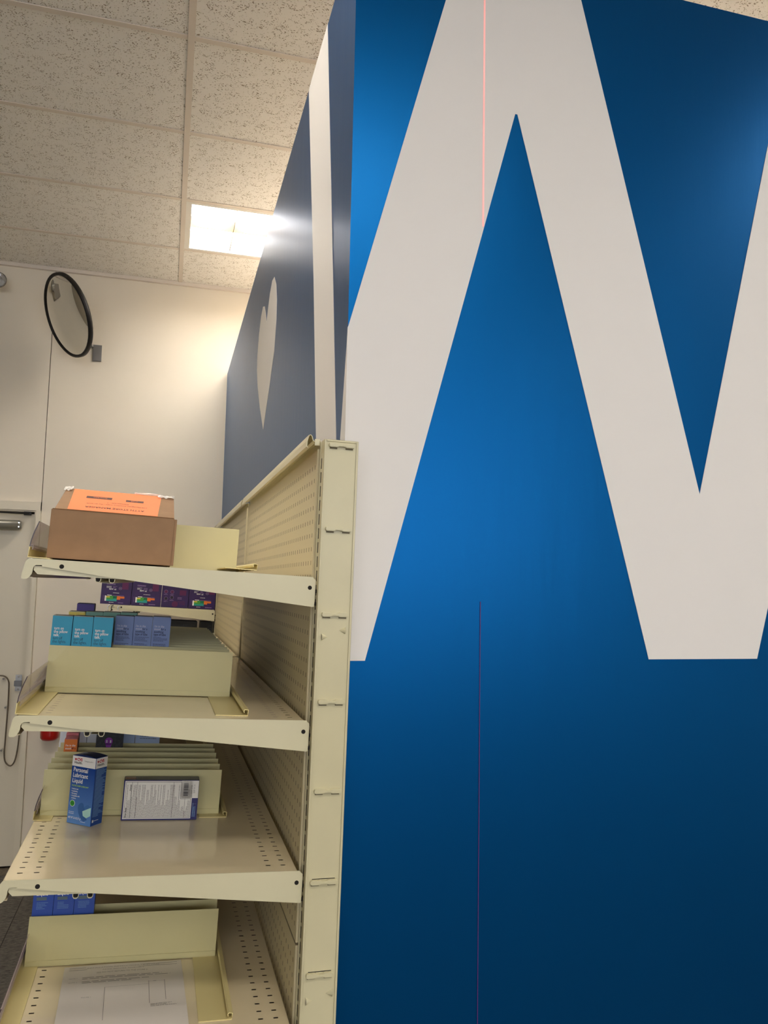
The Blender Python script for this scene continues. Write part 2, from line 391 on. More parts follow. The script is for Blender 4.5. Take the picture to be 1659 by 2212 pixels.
# ---- gondola: uprights, peg panels, top rails, base
gd = thing('gondola_unit', G, 'tall cream perforated steel shelving unit standing against the blue wall', 'shelving')
HB = -1.886
def upright(v, detail):
    u = MB(); u.box(0, .063, 0, .04, HB, 0)
    u.box(0, .004, -.0012, 0, HB, 0); u.box(.0585, .063, -.0012, 0, HB, 0); u.box(.004, .0585, -.0012, 0, -.004, 0)
    o = u.build('upright', M_UP, gd, T(0, v, 0), bevel=0.0006)
    s = MB(); w = -.033
    while w > HB + .1:
        s.box(-.0004, .002, .016, .0205, w - .019, w); w -= .0254
    s.build('slot', M_DARK, o)['kind'] = 'stuff'
    s = MB().box(-.0012, 0, .027, .030, HB, -.002); s.build('panel_lip', M_CREAM, o)
    if detail:
        for k in range(12):
            w = -.0102 - .1514 * k
            if w < HB + .05: break
            b = MB()
            pr = [(-.0235, .0025), (-.0215, .0042), (-.008, .0042), (-.004, .0022), (.004, .0022), (.008, .0042), (.0215, .0042), (.0235, .0025),
                  (.0235, -.0018), (.0215, -.004), (.0075, -.004), (.0055, -.0022), (-.0055, -.0022), (-.0075, -.004), (-.0215, -.004), (-.0235, -.0018)]
            b.prism(pr, -.0062, .001)
            e = b.build('embossed_tab', M_UP, o, T(.0315, 0, w), bevel=.0009)
            MB().box(-.0215, -.0075, -.0004, .001, -.0068, -.0040).box(.0075, .0215, -.0004, .001, -.0068, -.0040).build('tab_shadow_strip', mat('tab_shadow_steel', (120, 110, 84), .6), o, T(.0315, 0, w))  # darker strips below the lobes, coloured as the tab's shadow
            d = MB().box(-.020, .020, -.0003, .001, .0040, .0053).build('tab_slit', M_DARK, o, T(.0315, 0, w)) if k in (5, 6, 7) else None
        for base, tip, ww in ((.052, .041, -.3405), (.0095, .021, -.3524), (.0545, .043, -.950), (.0095, .021, -.960)):
            b = MB(); seg = 8; ring = [(base, -.0055 * math.sin(math.pi * i / seg), ww + .0062 * math.cos(math.pi * i / seg)) for i in range(seg + 1)]
            b.add(ring + [(tip, 0, ww)], [(i, i + 1, seg + 1) for i in range(seg)]); b.build('punched_cone', M_UP, o, smooth=True)
            b = MB(); b.add([(x + (.0004 if base > tip else -.0004) * -1, y * .75, ww + (z - ww) * .75) for x, y, z in ring], [tuple(range(seg + 1))]); b.build('cone_mouth', M_DARK, o)
    return o
upright(0, True)
for v in (1.2192, 2.4384, 3.58): upright(v, False)
def peg_panel(v0, v1, w0, w1):
    ys = [v0]; hv = set(); y = v0 + .019
    while y < v1 - .012: hv.add(len(ys)); ys += [y - .0017, y + .0017]; y += .0254
    # cells: after each pair the hole cell is the one between them
    hv = set(range(1, len(ys), 2)); ys.append(v1)
    zs = [w0]; z = w1 - .032; cc = []
    while z > w0 + .015: cc.append(z); z -= .0254
    for z in reversed(cc): zs += [z - .0040, z + .0040]
    hz = set(range(1, len(zs), 2)); zs.append(w1)
    mb = perforated(ys, zs, hv, hz)
    mb.v = [(-.004, y, z) for y, z, _ in mb.v]
    o = mb.build('pegboard_panel', M_PEG, gd)
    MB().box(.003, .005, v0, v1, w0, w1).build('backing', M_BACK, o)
    MB().box(-.004, .006, v0, v0 + .0008, w0, w1).box(-.004, .006, v1 - .0008, v1, w0, w1).box(-.004, .006, v0, v1, w1 - .001, w1).build('panel_flange', M_PEG, o)
for v0 in (.0415, 1.2607, 2.4799):
    v1 = v0 + 1.176 if v0 < 2.4 else 3.578
    peg_panel(v0, v1, -.882, -.012); peg_panel(v0, v1, -1.79, -.886)
    r = MB().sheet([(.001, -.012), (.001, .004), (-.008, .0008), (-.013, .003), (-.0155, .011), (-.018, .0135), (-.021, .0125), (-.0240, .002), (-.0245, -.009), (-.022, -.0105)], v0, v1, .0013)
    r.build('top_rail', M_CREAM, gd)
    if v0 < .1: MB().box(-.010, -.001, v0 - .002, v0 + .003, -.006, .006).build('rail_clip', M_CREAM, gd)
    MB().box(-.47, -.004, v0 - .02, v1 + .01, -1.80, -1.785).build('base_deck', M_TRAY, gd)
    MB().box(-.468, -.465, v0 - .02, v1 + .01, HB, -1.80).build('kick_plate', M_CREAM, gd)
MB().box(.0345, .036, .0401, 3.58, HB, -.02).build('rear_skin', M_CREAM, gd)

# ---- shelves
BR = [(-.470, 0), (-.4752, -.0012), (-.4785, -.0060), (-.4828, -.0286), (-.4822, -.0325), (-.4795, -.0342), (-.4741, -.0337), (-.4711, -.0315), (-.4675, -.0255), (-.4665, -.0210), (-.4663, -.0160), (-.4650, -.0125), (-.4625, -.0108), (-.4535, -.0102), (-.4529, -.0125), (-.4138, -.0167), (-.3573, -.0225), (-.002, -.0530), (0, -.0525), (0, -.006), (-.006, 0)]
def shelf(fr, name, label, group, v=0.0, L=1.1925, seed=0, holes=True):
    t = thing(name, fr @ T(0, v, 0), label, 'shelf', group)
    # tray with two rows of slots front and back
    hx = [-.4550, -.4300, -.0560, -.0300]; xs = [-.4744]
    for h in hx: xs += [h - .0041, h + .0041]
    xs.append(-.010)
    ys = [.0022]; y = .0325
    while y < L - .03: ys += [y - .0019, y + .0019]; y += .0254
    ys.append(L)
    tr = perforated(xs, ys, {1, 3, 5, 7}, set(range(1, len(ys) - 1, 2)), z=-.0002)
    tr.box(-.4744, -.4735, .0022, L, -.0305, -.0002)
    tr.box(-.4744, -.466, .0022, L, -.0310, -.0302)
    tr.box(-.0108, -.010, .0022, L, -.025, -.0002)
    tr.build('tray', M_TRAY, t)
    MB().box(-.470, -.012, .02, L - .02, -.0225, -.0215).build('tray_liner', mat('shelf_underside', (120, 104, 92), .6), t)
    for b0 in (0, L):
        br = MB().prism(BR, b0, b0 + .0020)
        o = br.build('bracket', M_CREAM, t)
        for (x, z) in ((-.4232, -.0105), (-.0100, -.0192)):
            MB().tube([(x, b0 - .0003, z), (x, b0 + .0005, z)], .0037, 16).build('rivet_hole', M_DARK, o)
        fl = MB().prism([(-.4655, -.012), (-.4655, -.0190), (-.4592, -.0252), (-.36, -.0252), (-.30, -.0252), (-.30, -.012)], (b0 + .004) if b0 == 0 else b0 - .006, (b0 + .0055) if b0 == 0 else b0 - .0045).build('end_flange', M_CREAM, t)
        hk = MB()
        for z in (-.022, -.044): hk.box(-.001, .004, b0 + .0002, b0 + .0018, z - .006, z)
        hk.build('hook', M_DARK, o)
    st = MB()
    for x in (-.3655, -.3435):
        pr = [(x - .0045, -.0255), (x - .0040, -.0298), (x - .002, -.0322), (x + .002, -.0322), (x + .0040, -.0298), (x + .0045, -.0255)]
        st.sheet(pr, .0035, L - .004, .0009)
    st.box(-.361, -.348, .03, L - .03, -.0335, -.0328)
    st.build('stiffener', M_CREAM, t)
    hl = MB()
    for x in (-.3655, -.3435): hl.box(x - .0034, x + .0034, .006, .0065, -.0312, -.026)
    hl.build('stiffener_hollow', M_DARK, t)
    return t
shelf(SF(1), 'metal_shelf', 'top cream steel shelf carrying the cardboard box', None)
shelf(SF(2), 'metal_shelf', 'cream steel shelf second from the top, under the teal and periwinkle cartons', None)
shelf(SF(3), 'metal_shelf', 'cream steel shelf third from the top, with the blue and white carton standing on it', None)
shelf(SF(4), 'metal_shelf', 'lowest cream steel shelf, with a printed sheet of paper lying on it', None)
shelf(SF(2), 'metal_shelf', 'farther bay of the second shelf level, cream steel behind the divider row', None, v=1.2192)
shelf(SF(3), 'metal_shelf', 'farther bay of the third shelf level, in shade behind dividers', None, v=1.2192)
shelf(SF(4), 'metal_shelf', 'farther bay of the lowest shelf level, in shade at the bottom', None, v=1.2192)
F3 = SF(1) @ T(0, 2.452, -.1445)
shelf(F3, 'metal_shelf', 'short distant cream shelf carrying the row of dark purple boxes', None, L=1.1)
F3b = SF(1) @ T(0, 2.452, -.37)
shelf(F3b, 'metal_shelf', 'distant shaded shelf below the purple boxes, holding black cartons', None, L=1.1)
cl = thing('price_clip', F3, 'small chrome sign clips on the distant shelf front below purple boxes', 'clip')
for k, x in enumerate((-.477, -.461, -.432)):
    MB().sheet([(x, .004 - .028), (x - .006, .0 - .018), (x - .004, -.006), (x + .004, -.003)], -.006, -.001, .003).build('clip_spring', M_CHROME if k != 1 else M_BLACK, cl)

# ---- price rails with clear lips, rear rails
def front_rail(k, b0, b1, label, lip=True, gl=None):
    t = thing('front_rail', SF(k), label, 'rail')
    MB().sheet([(-.4428, .0012), (-.4765, .0018), (-.4752, .0186)], b0, b1, .0016).build('channel', M_PVC, t)
    if lip:
        MB().sheet([(-.4750, .0190), (-.4735, .0300), (-.4700, .0440), (-.4642, .0610)], b0 + .0006, b1, .0011).build('clear_lip', M_CLEAR, t)
        MB().sheet([(-.4750, .0190), (-.4735, .0300), (-.4700, .0440), (-.4642, .0610)], b0, b0 + .0006, .0014).build('lip_edge', M_CLEARE, t)
        MB().sheet([(-.4742, .0215), (-.4705, .0222), (-.4698, .0195), (-.4708, .0140)], b0, b1, .0009).build('snap_hook', M_CLEAR, t)
    m = MB()
    if b0 < .1:
        m.box(-.4615, -.4565, b0 + .035, b0 + .041, .0020, .00215)
        m.build('rail_slot', M_DARK, t)
def rear_rail(k, b0, b1, label, frame=None):
    t = thing('rear_rail', (frame or SF(k)), label, 'rail')
    pr = [(-.160, .0008), (-.1045, .0010), (-.1040, .0108), (-.1100, .0116), (-.1118, .0090), (-.1108, .0060)]
    MB().sheet(pr, b0, b1, .0014).build('channel', M_PVC, t)
    g = MB()
    for i in range(6):
        x = -.137 + i * .0055; g.prism([(x, .0002), (x + .0024, .0002), (x + .0012, -.0004)], b0, b1)
    g.build('rib', M_PVC, t)
front_rail(1, .002, 1.19, 'yellow-cream front rail with clear lip beside the cardboard box')
front_rail(2, .002, 1.19, 'yellow-cream front rail with clear lip on the second shelf from the top')
front_rail(3, .318, 1.19, 'cut-back yellow-cream front rail with clear lip left of the blue carton')
front_rail(4, .002, 1.19, 'yellow-cream front rail with clear lip on the lowest shelf')
rear_rail(1, 0, .6, 'yellow-cream rear rail sticking over the top shelf end, bent upwards', SF(1) @ T(0, .010, .0030) @ Matrix.Rotation(math.radians(.9), 4, 'Y') @ Matrix.Rotation(math.radians(.3), 4, 'X'))
rear_rail(2, .033, 1.19, 'yellow-cream rear rail with hooked edge on the second shelf from the top')
rear_rail(3, .325, 1.19, 'cream rear rail end just right of the box lying on its side')
rear_rail(4, .037, 1.19, 'long cream rear rail right of the paper sheet on the lowest shelf')

# ---- shelf dividers
def divider_proto():
    t = thing('shelf_divider', Matrix.Identity(4), None, None)
    n = 10; mb = MB(); L0 = .350; t0 = .0009
    vs = []; fs = []
    for s in (-1, 1):
        for j, z in enumerate((.0, .011, .045, .0893)):
            for i in range(n + 1):
                x = i / n * L0
                bow = -.004 * max(0, 1 - x / .06) ** 2 * (1 if j == 1 else .6 if j == 2 else 0)
                vs.append((x, bow + s * t0, z))
    m = (n + 1); q = 4 * m
    for s in (0, 1):
        for j in range(3):
            for i in range(n):
                a = s * q + j * m + i; fs.append((a, a + 1, a + m + 1, a + m))
    for i in range(n):
        fs.append((i, i + 1, q + i + 1, q + i)); a = 3 * m + i; fs.append((a, a + 1, q + a + 1, q + a))
    for j in range(3):
        for i in (0, n):
            a = j * m + i; fs.append((a, a + m, q + a + m, q + a))
    mb.add(vs, fs); mb.build('blade', M_DIV, t)
    f = MB(); f.box(0, L0, -.0035, .0035, 0, .0012); f.box(0, L0, -.0026, -.0009, .0012, .0098); f.box(0, L0, .0009, .0026, .0012, .0098)
    f.build('foot', M_DIV, t)
    return t
dp = divider_proto(); used = False
ORD = ['front', 'second', 'third', 'fourth', 'fifth', 'sixth', 'seventh', 'eighth', 'ninth', 'tenth', 'eleventh', 'twelfth', 'thirteenth', 'fourteenth', 'fifteenth']
def put_divider(k, b, a, label, c=.0012, rot=0.0, group=None):
    global used
    o = dp if not used else copy_tree(dp); used = True
    o.matrix_world = SF(k) @ T(a, b, c) @ Matrix.Rotation(rot, 4, 'Z'); tag(o, label, 'divider', group); return o
put_divider(1, .205, -.473, 'cream divider standing behind the cardboard box on the top shelf', c=-.0020 + .0120 - .012 + .0005)
for i, b in enumerate((.267, .335, .405, .48, .555, .618, .68, .745, .81, .875, .94, 1.005, 1.07, 1.135)):
    lab = 'front cream divider hiding the lower half of the teal cartons' if i == 0 else '%s cream divider from the front, in the long row on the second shelf' % ORD[i]
    put_divider(2, b, -.4666 - (.0015 if i % 3 == 1 else 0), lab, group='dividers on the second shelf')
for i, b in enumerate((.353, .410, .462, .525, .575, .628)):
    lab = 'front cream divider directly behind the blue carton and the box on its side' if i == 0 else '%s cream divider from the front, behind the boxes on the third shelf' % ORD[i]
    put_divider(3, b, -.4685, lab, group='dividers on the third shelf')
put_divider(4, .277, -.4665, 'front cream divider above the paper sheet on the lowest shelf', group='dividers on the lowest shelf')
put_divider(4, .326, -.4655, 'cream divider behind the blue cartons on the lowest shelf', group='dividers on the lowest shelf')

# ---- cartons
def carton(name, frame, w, d, h, front, sidec, topc, label, group=None, bev=.0007, cat='box'):
    t = thing(name, frame, label, cat, group)
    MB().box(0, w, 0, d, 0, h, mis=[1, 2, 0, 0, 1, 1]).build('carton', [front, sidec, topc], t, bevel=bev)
    MB().box(.001, w - .001, .001, d - .001, h, h + .0007).box(.0015, w - .0015, .0002, .0010, h - .0008, h + .0005).build('top_flap', topc, t)
    return t
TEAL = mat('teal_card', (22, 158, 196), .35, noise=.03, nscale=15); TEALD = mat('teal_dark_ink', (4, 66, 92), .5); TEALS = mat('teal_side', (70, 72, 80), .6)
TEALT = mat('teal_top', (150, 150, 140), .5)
for i, a in enumerate((-.4667, -.4287, -.3912)):
    pos = ('left', 'middle', 'right')[i]
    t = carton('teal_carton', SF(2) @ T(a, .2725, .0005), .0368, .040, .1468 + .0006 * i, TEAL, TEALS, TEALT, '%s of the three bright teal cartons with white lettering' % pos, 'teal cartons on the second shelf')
    p = Print(); z = .1200 - .0006 * i
    p.text('turn on', .0045, z, .0080, 0, .00012, fit=.0175); p.text('the pillow', .0045, z - .0065, .0080, 0, .00012, fit=.0255); p.text('talk.', .0045, z - .0130, .0080, 0, .00012, fit=.0105)
    p.text('turn off', .0035, z - .0192, .0080, 1, 0, fit=.0175); p.text('the lights.', .0035, z - .0256, .0080, 1, 0, fit=.0250)
    p.build('lettering', [M_WHITE, TEALD], t)
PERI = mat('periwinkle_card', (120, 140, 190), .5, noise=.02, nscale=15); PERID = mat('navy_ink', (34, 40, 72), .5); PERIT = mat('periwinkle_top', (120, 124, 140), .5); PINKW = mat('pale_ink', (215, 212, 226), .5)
for i, a in enumerate((-.3540, -.3168, -.2797)):
    pos = ('left', 'middle', 'right')[i]
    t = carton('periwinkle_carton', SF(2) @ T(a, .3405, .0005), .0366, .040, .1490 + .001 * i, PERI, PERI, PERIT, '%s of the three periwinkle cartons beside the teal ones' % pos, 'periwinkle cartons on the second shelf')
    p = Print(); z = .1270 + .001 * i
    p.text("i'm in the", .0040, z, .0068, 0, fit=.0195); p.text('mood', .0040, z - .0056, .0068, 0, fit=.0125); p.text('for a', .0175, z - .0056, .0068, 1, .0001, fit=.0100)
    p.text('soothing', .0040, z - .0112, .0068, 1, .0001, fit=.0190); p.text('type of lube', .0040, z - .0168, .0068, 1, .0001, fit=.0245)
    p.lines(.004, .032, z - .0290, z - .0195, 4, .0008, 1); p.lines(.004, .030, z - .0400, z - .0330, 3, .0008, 1)
    p.build('lettering', [PINKW, PERID], t)
GREEN = mat('sage_card', (120, 168, 150), .5); GREENT = mat('sage_top', (128, 142, 126), .5)
for i, a in enumerate((-.4180, -.3828, -.3476)):
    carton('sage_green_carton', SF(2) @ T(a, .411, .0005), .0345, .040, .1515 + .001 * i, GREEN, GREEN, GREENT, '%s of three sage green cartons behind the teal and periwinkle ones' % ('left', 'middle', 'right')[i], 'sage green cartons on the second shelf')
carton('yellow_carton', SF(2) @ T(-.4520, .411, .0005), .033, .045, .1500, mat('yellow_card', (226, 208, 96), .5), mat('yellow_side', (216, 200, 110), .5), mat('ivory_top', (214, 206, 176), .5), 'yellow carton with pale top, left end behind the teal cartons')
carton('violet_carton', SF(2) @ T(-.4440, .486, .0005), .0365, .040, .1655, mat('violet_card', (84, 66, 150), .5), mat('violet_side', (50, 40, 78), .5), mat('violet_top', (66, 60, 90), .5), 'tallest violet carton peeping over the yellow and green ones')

# shelf 3: blue and white carton standing at an angle
NAVY = mat('navy_card', (22, 42, 92), .35); LBLUE = mat('blue_card', (24, 84, 160), .32); WCARD = mat('white_card', (226, 222, 214), .4)
REDI = mat('red_ink', (190, 22, 44), .5); LIME = mat('lime_ink', (158, 196, 110), .5); GRNI = mat('green_ink', (52, 150, 48), .5); PALEB = mat('pale_blue_ink', (120, 160, 205), .5); MIDB = mat('mid_blue_ink', (60, 110, 172), .5); DEEPB = mat('deep_blue_ink', (38, 78, 140), .5); MINT = mat('mint_ink', (170, 214, 205), .5)
ang = math.atan2(.2727 - .3066, -.3680 + .4139)
fb = SF(3) @ T(-.4139, .3066, .0004) @ Matrix.Rotation(ang, 4, 'Z')
BW, BD, BH = .0571, .0334, .1285
t = thing('blue_carton', fb, 'blue and white carton standing upright at an angle on the third shelf', 'box')
def ramp_mat(name, c0, c1, h):
    m = mat(name, c0, .32); nt = m.node_tree; tc = nt.nodes.new('ShaderNodeTexCoord'); sx = nt.nodes.new('ShaderNodeSeparateXYZ'); mr = nt.nodes.new('ShaderNodeMapRange')
    mr.inputs['From Max'].default_value = h; cr = nt.nodes.new('ShaderNodeValToRGB'); cr.color_ramp.elements[0].color = (*lin(c0), 1); cr.color_ramp.elements[1].color = (*lin(c1), 1)
    nt.links.new(tc.outputs['Object'], sx.inputs[0]); nt.links.new(sx.outputs['Z'], mr.inputs['Value']); nt.links.new(mr.outputs['Result'], cr.inputs[0]); nt.links.new(cr.outputs[0], nt.nodes['Principled BSDF'].inputs['Base Color']); return m
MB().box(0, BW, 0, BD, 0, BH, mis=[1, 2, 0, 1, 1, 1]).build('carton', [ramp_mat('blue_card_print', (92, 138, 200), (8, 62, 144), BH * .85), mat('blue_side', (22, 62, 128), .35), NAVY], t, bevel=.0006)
# gently domed lid flap
lid = MB(); n = 8
vs = [(i / n * BW, j * BD, BH + .0035 * math.sin(math.pi * (i / n)) * (1 - .2 * j) + .0002) for j in (0, 1) for i in range(n + 1)]
lid.add(vs, [(i, i + 1, n + 2 + i, n + 1 + i) for i in range(n)]); lid.add([(i / n * BW, -.0001, BH + .0035 * math.sin(math.pi * (i / n))) for i in range(n + 1)], [tuple(range(n + 1))])
lid.build('lid_flap', NAVY, t)
p = Print(.0004)
z1 = BH; band = .0200
p.rect(0.0005, BW - .0003, z1 - band, z1 - .0005, 0)
p.heart(.0085, z1 - .0072, .0052, 1, .0002); p.text('CVS', .0120, z1 - .0092, .0075, 1, .0003, lift=.0002, fit=.0125); p.text('Health.', .0057, z1 - .0150, .0066, 2, .0001, lift=.0002, fit=.0190)
p.text('Compare to K-Y', .0300, z1 - .0092, .0034, 2, lift=.0002, fit=.0210)
p.text('Personal', .0050, z1 - .0300, .0115, 0, .00022, fit=.0345); p.text('Lubricant', .0045, z1 - .0405, .0115, 0, .00022, fit=.0365); p.text('Liquid', .0045, z1 - .0510, .0115, 0, .00022, fit=.0245)
p.text('WATER BASED LUBRICANT', .0045, z1 - .0580, .0036, 3, .00015, fit=.0410)
for i, s_ in enumerate(('Gentle & safe', 'Long lasting', 'Non-greasy', 'Compatible with')):
    p.rect(.0042, .0050, z1 - .0632 - i * .0044, z1 - .0624 - i * .0044, 0); p.text(s_, .0062, z1 - .0640 - i * .0044, .0034, 0, .00008, fit=(.0150, .0135, .0130, .0195)[i])
p.text('condoms', .0062, z1 - .0816, .0034, 0, .00008, fit=.0110)
p.disc(.0102, z1 - .0905, .0062, 0); p.disc(.0102, z1 - .0905, .0054, 4, .0002); p.text('PURE', .0066, z1 - .0912, .0026, 5, .00005, lift=.0003, fit=.0072)
# soft gradient panel and folded blue hand figure
hx, hz = .034, z1 - .100
def P2(pts, mi, lift): p.add([(min(hx + a * .00105, BW - .0004), p.e - lift, hz + b * .00105) for a, b in pts], [tuple(range(len(pts)))], mi)
P2([(-9, 3), (-8, 8), (-4, 12), (0, 13), (3, 11), (5, 5), (9, 7), (9, -2), (4, -10), (-2, -14), (-7, -6)], 7, .0001)
P2([(5, 5), (9, 9), (13, 11), (17, 9), (20, 8), (20, 2), (9, -1)], 8, .00015)
P2([(2, -2), (21, 7), (21, -8), (12, -13), (4, -10)], 9, .0002)
P2([(-2, -14), (4, -10), (12, -13), (14, -16), (6, -20)], 7, .0003)
p.lines(.0035, .0200, z1 - .1110, z1 - .1050, 2, .0008, 0); p.text('NET WT 2.5 OZ (71 g)', .0030, z1 - .1190, .0052, 0, .0001, fit=.0300); p.rect(.033, .045, z1 - .1226, z1 - .1219, 0)
p.build('front_print', [M_WHITE, REDI, M_INK, LIME, GRNI, M_INK, PALEB, mat('steel_blue_ink', (52, 98, 158), .5), MIDB, MINT], t)
p = Print(.0004)
p.rect(.0003, BD - .0005, z1 - band, z1 - .0005, 0)
p.heart(.0058, z1 - .0072, .0050, 1, .0002); p.text('CVS', .0092, z1 - .0094, .0075, 1, .0003, lift=.0002, fit=.0135); p.text('Health.', .0040, z1 - .0155, .0066, 2, .0001, lift=.0002, fit=.0200)
p.lines(.0035, BD - .0015, z1 - .112, z1 - .0215, 38, .0008, 3, words=False); p.rect(.0040, .0078, z1 - .122, z1 - .117, 0); p.lines(.009, .022, z1 - .1205, z1 - .118, 1, .001, 0)
p.build('side_print', [WCARD, REDI, M_INK, PALEB], t, T(BW, 0, 0) @ Matrix.Rotation(math.pi / 2, 4, 'Z'))

# carton lying on its side showing its back panel
t = thing('drug_facts_carton', SF(3) @ T(-.3133, .3126, .0004) @ Matrix.Rotation(-.012, 4, 'Z'), 'navy-edged carton on its side showing a white panel of fine print and barcode', 'box')
LW, LH, LD = .1475, .0785, .0335
NV = mat('navy_edge', (28, 26, 92), .4)
MB().box(0, LW, 0, LD, 0, LH, mis=[0, 1, 0, 0, 2, 0]).build('carton', [NV, mat('grey_navy_top', (78, 74, 86), .35), WCARD], t, bevel=.0006)
p = Print()
p.rect(.0025, .1350, .0028, LH - .0015, 0); p.rect(.1130, LW - .0006, .0430, LH - .0010, 0)
for (x0, x1, za, zb) in ((.0045, .1325, .0046, .0052), (.0045, .1120, LH - .0040, LH - .0034), (.0045, .0051, .0046, LH - .0034), (.1325, .1331, .0046, .0420), (.1120, .1126, .0420, LH - .0034), (.1120, .1331, .0416, .0422)):
    p.rect(x0, x1, za, zb, 1, .0002)
x = .0075
while x < .1310:
    top = LH - .006 if x < .110 else .040; L = (top - .006) * random.choice((.95, .95, .6, .35, .5, .8)); z = .0062
    while z < .0062 + L:
        w = random.uniform(.0015, .006); p.rect(x, x + .00085, z, min(z + w, .0062 + L), 2, .0002); z += w + .0006
    x += .0024
for x in (.0160, .0262, .0970, .1210): p.rect(x, x + .0005, .0048, LH - .0036 if x < .11 else .0418, 1, .0003)
p.text('Drug Facts', .0090, .0060, .0042, 1, .00015, rot=math.pi / 2, lift=.0003); p.text('Purpose', .0145, .0580, .0036, 1, .0001, rot=math.pi / 2, lift=.0003)
z = .0475
while z < .0725:
    w = random.choice((.0004, .0008, .0012)); p.rect(.1175, .1265, z, z + w, 1, .0002); z += w + random.choice((.0004, .0007))
p.text('0 50428', .1292, .0500, .0030, 1, rot=math.pi / 2, lift=.0002); p.text('LOT 1759', .1350, .0520, .0045, 2, rot=math.pi / 2, lift=.0002, sq=.9); p.text('EXP 01 21', .1400, .0530, .0045, 2, rot=math.pi / 2, lift=.0002, sq=.9)
p.lines(.1365, LW - .003, .006, .040, 2, .0001, 0)
for xx in (.1378, .1400, .1422): p.rect(xx, xx + .0007, .006, random.uniform(.025, .038), 3, .0002)
p.build('back_panel_print', [WCARD, M_INK, M_GREY, PALEB], t)
p = Print(); p.rect(.0012, .0215, .002, LD - .004, 0); p.heart(.0060, .014, .006, 1, .0002); p.text('CVS', .0090, .010, .0080, 1, .0002, lift=.0002)
p.rect(.026, .029, .010, .020, 2, .0002); p.lines(.031, .060, .008, .022, 3, .002, 2)
p.build('top_print', [mat('dusty_white', (176, 158, 142), .5), REDI, M_GREY], t, T(0, 0, LH) @ Matrix.Rotation(-math.pi / 2, 4, 'X'))

# shelf 3 behind the dividers
ORC = mat('orange_card', (226, 122, 40), .5); PKC = mat('pink_card', (206, 112, 116), .5)
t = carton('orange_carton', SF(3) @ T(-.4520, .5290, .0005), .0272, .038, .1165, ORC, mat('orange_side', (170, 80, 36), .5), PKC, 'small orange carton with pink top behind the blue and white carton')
p = Print(); p.text("I'm in the", .003, .1010, .0058, 0, .0001, fit=.0205); p.text('mood', .003, .0945, .0062, 0, .0001, fit=.0120); p.heart(.0185, .0965, .0055, 1); p.rect(.0225, .0245, .0945, .0975, 1); p.lines(.003, .023, .088, .093, 2, .0008, 1)
p.build('lettering', [M_WHITE, mat('rust_ink', (150, 60, 24), .5)], t)
carton('pink_carton', SF(3) @ T(-.4540, .5785, .0005), .0270, .038, .1200, PKC, mat('maroon_side', (120, 50, 56), .5), PKC, 'pink carton showing only its top edge behind the orange carton')
PB = mat('pale_blue_card', (236, 240, 246), .5); LB = mat('light_blue_card', (168, 186, 216), .5)
for i, (a, w, mm, lab) in enumerate(((-.4720, .0590, PB, 'white carton with black bird mark, leftmost at the back of the third shelf'), (-.4120, .0480, PB, 'white carton second from the left at the back of the third shelf'), (-.3600, .0560, LB, 'light blue carton half hidden behind the black carton'), (-.3025, .0560, LB, 'light blue carton rightmost at the back of the third shelf'))):
    t = carton('pale_carton', SF(3) @ T(a, .6330, .0005), w, .040, .150, mm, mm, mm, lab)
    p = Print()
    if i == 0: P_ = p.add([(x * .001, p.e, z * .001) for x, z in [(26, 125), (32, 123), (38, 126), (35, 122), (36, 119), (32, 120), (30, 122)]], [(0, 1, 2, 3, 4, 5, 6)], 0)
    elif i == 1: p.lines(.030, .044, .090, .118, 4, .0010, 0)
    elif i == 3: p.lines(.010, .048, .098, .114, 3, .0010, 0)
    else: p.lines(.005, .02, .098, .11, 2, .0010, 0)
    p.build('lettering', [M_INK], t)
BK = mat('black_patterned_card', (34, 34, 36), .5, noise=.6, nscale=160)
t = carton('black_carton', SF(3) @ T(-.3885, .5800, .0005), .0590, .038, .150, BK, BK, BK, 'black patterned carton with a purple pin-shaped mark and white letters')
p = Print(); PU = mat('purple_ink', (128, 38, 150), .5)
p.disc(.0280, .1030, .0088, 0); p.add([(.0205, p.e, .0990), (.0255, p.e, .0820), (.0285, p.e, .0800), (.0310, p.e, .0820), (.0355, p.e, .0990)], [(0, 1, 2, 3, 4)], 0)
p.text('S', .0218, .1000, .0078, 1, .0001, lift=.0002); p.text('E', .0338, .1000, .0078, 1, .0001, sq=-1, lift=.0002)
p.build('pin_mark', [PU, M_WHITE], t)

# shelf 4: blue cartons and the paper
B4 = mat('royal_blue_card', (52, 84, 172), .42)
for i, a in enumerate((-.4641, -.4270, -.3899)):
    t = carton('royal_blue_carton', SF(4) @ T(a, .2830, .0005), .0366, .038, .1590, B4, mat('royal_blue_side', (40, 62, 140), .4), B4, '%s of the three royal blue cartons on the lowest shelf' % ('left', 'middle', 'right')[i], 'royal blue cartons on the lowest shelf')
    p = Print(); p.text('Personal', .0050, .1465, .0085, 0, .0002, fit=.0260); p.text('Lubricant', .0050, .1375, .0085, 0, .0002, fit=.0270); p.text('Liquid', .0050, .1255, .0088, 0, .00018, fit=.0200)
    p.lines(.006, .024, .1165, .1225, 2, .0022, 1, words=False); p.lines(.007, .027, .1000, .1135, 5, .0009, 2)
    p.build('lettering', [M_WHITE, mat('olive_ink', (108, 124, 110), .5), PALEB], t)
t = thing('paper_sheet', SF(4) @ T(-.3945, .2630, .0006) @ Matrix.Rotation(.0265, 4, 'Z'), 'white printed sheet of paper lying flat on the lowest shelf', 'paper')
PWd, PLn = .2125, .275
def pz(x, y): return .0010 + .0008 * math.sin(x * 22) * math.cos(y * 17) + .0006 * math.sin(y * 60)
mb = MB(); nx, ny = 12, 16
vs = [(i / nx * PWd, -j / ny * PLn, pz(i / nx * PWd, -j / ny * PLn)) for j in range(ny + 1) for i in range(nx + 1)]
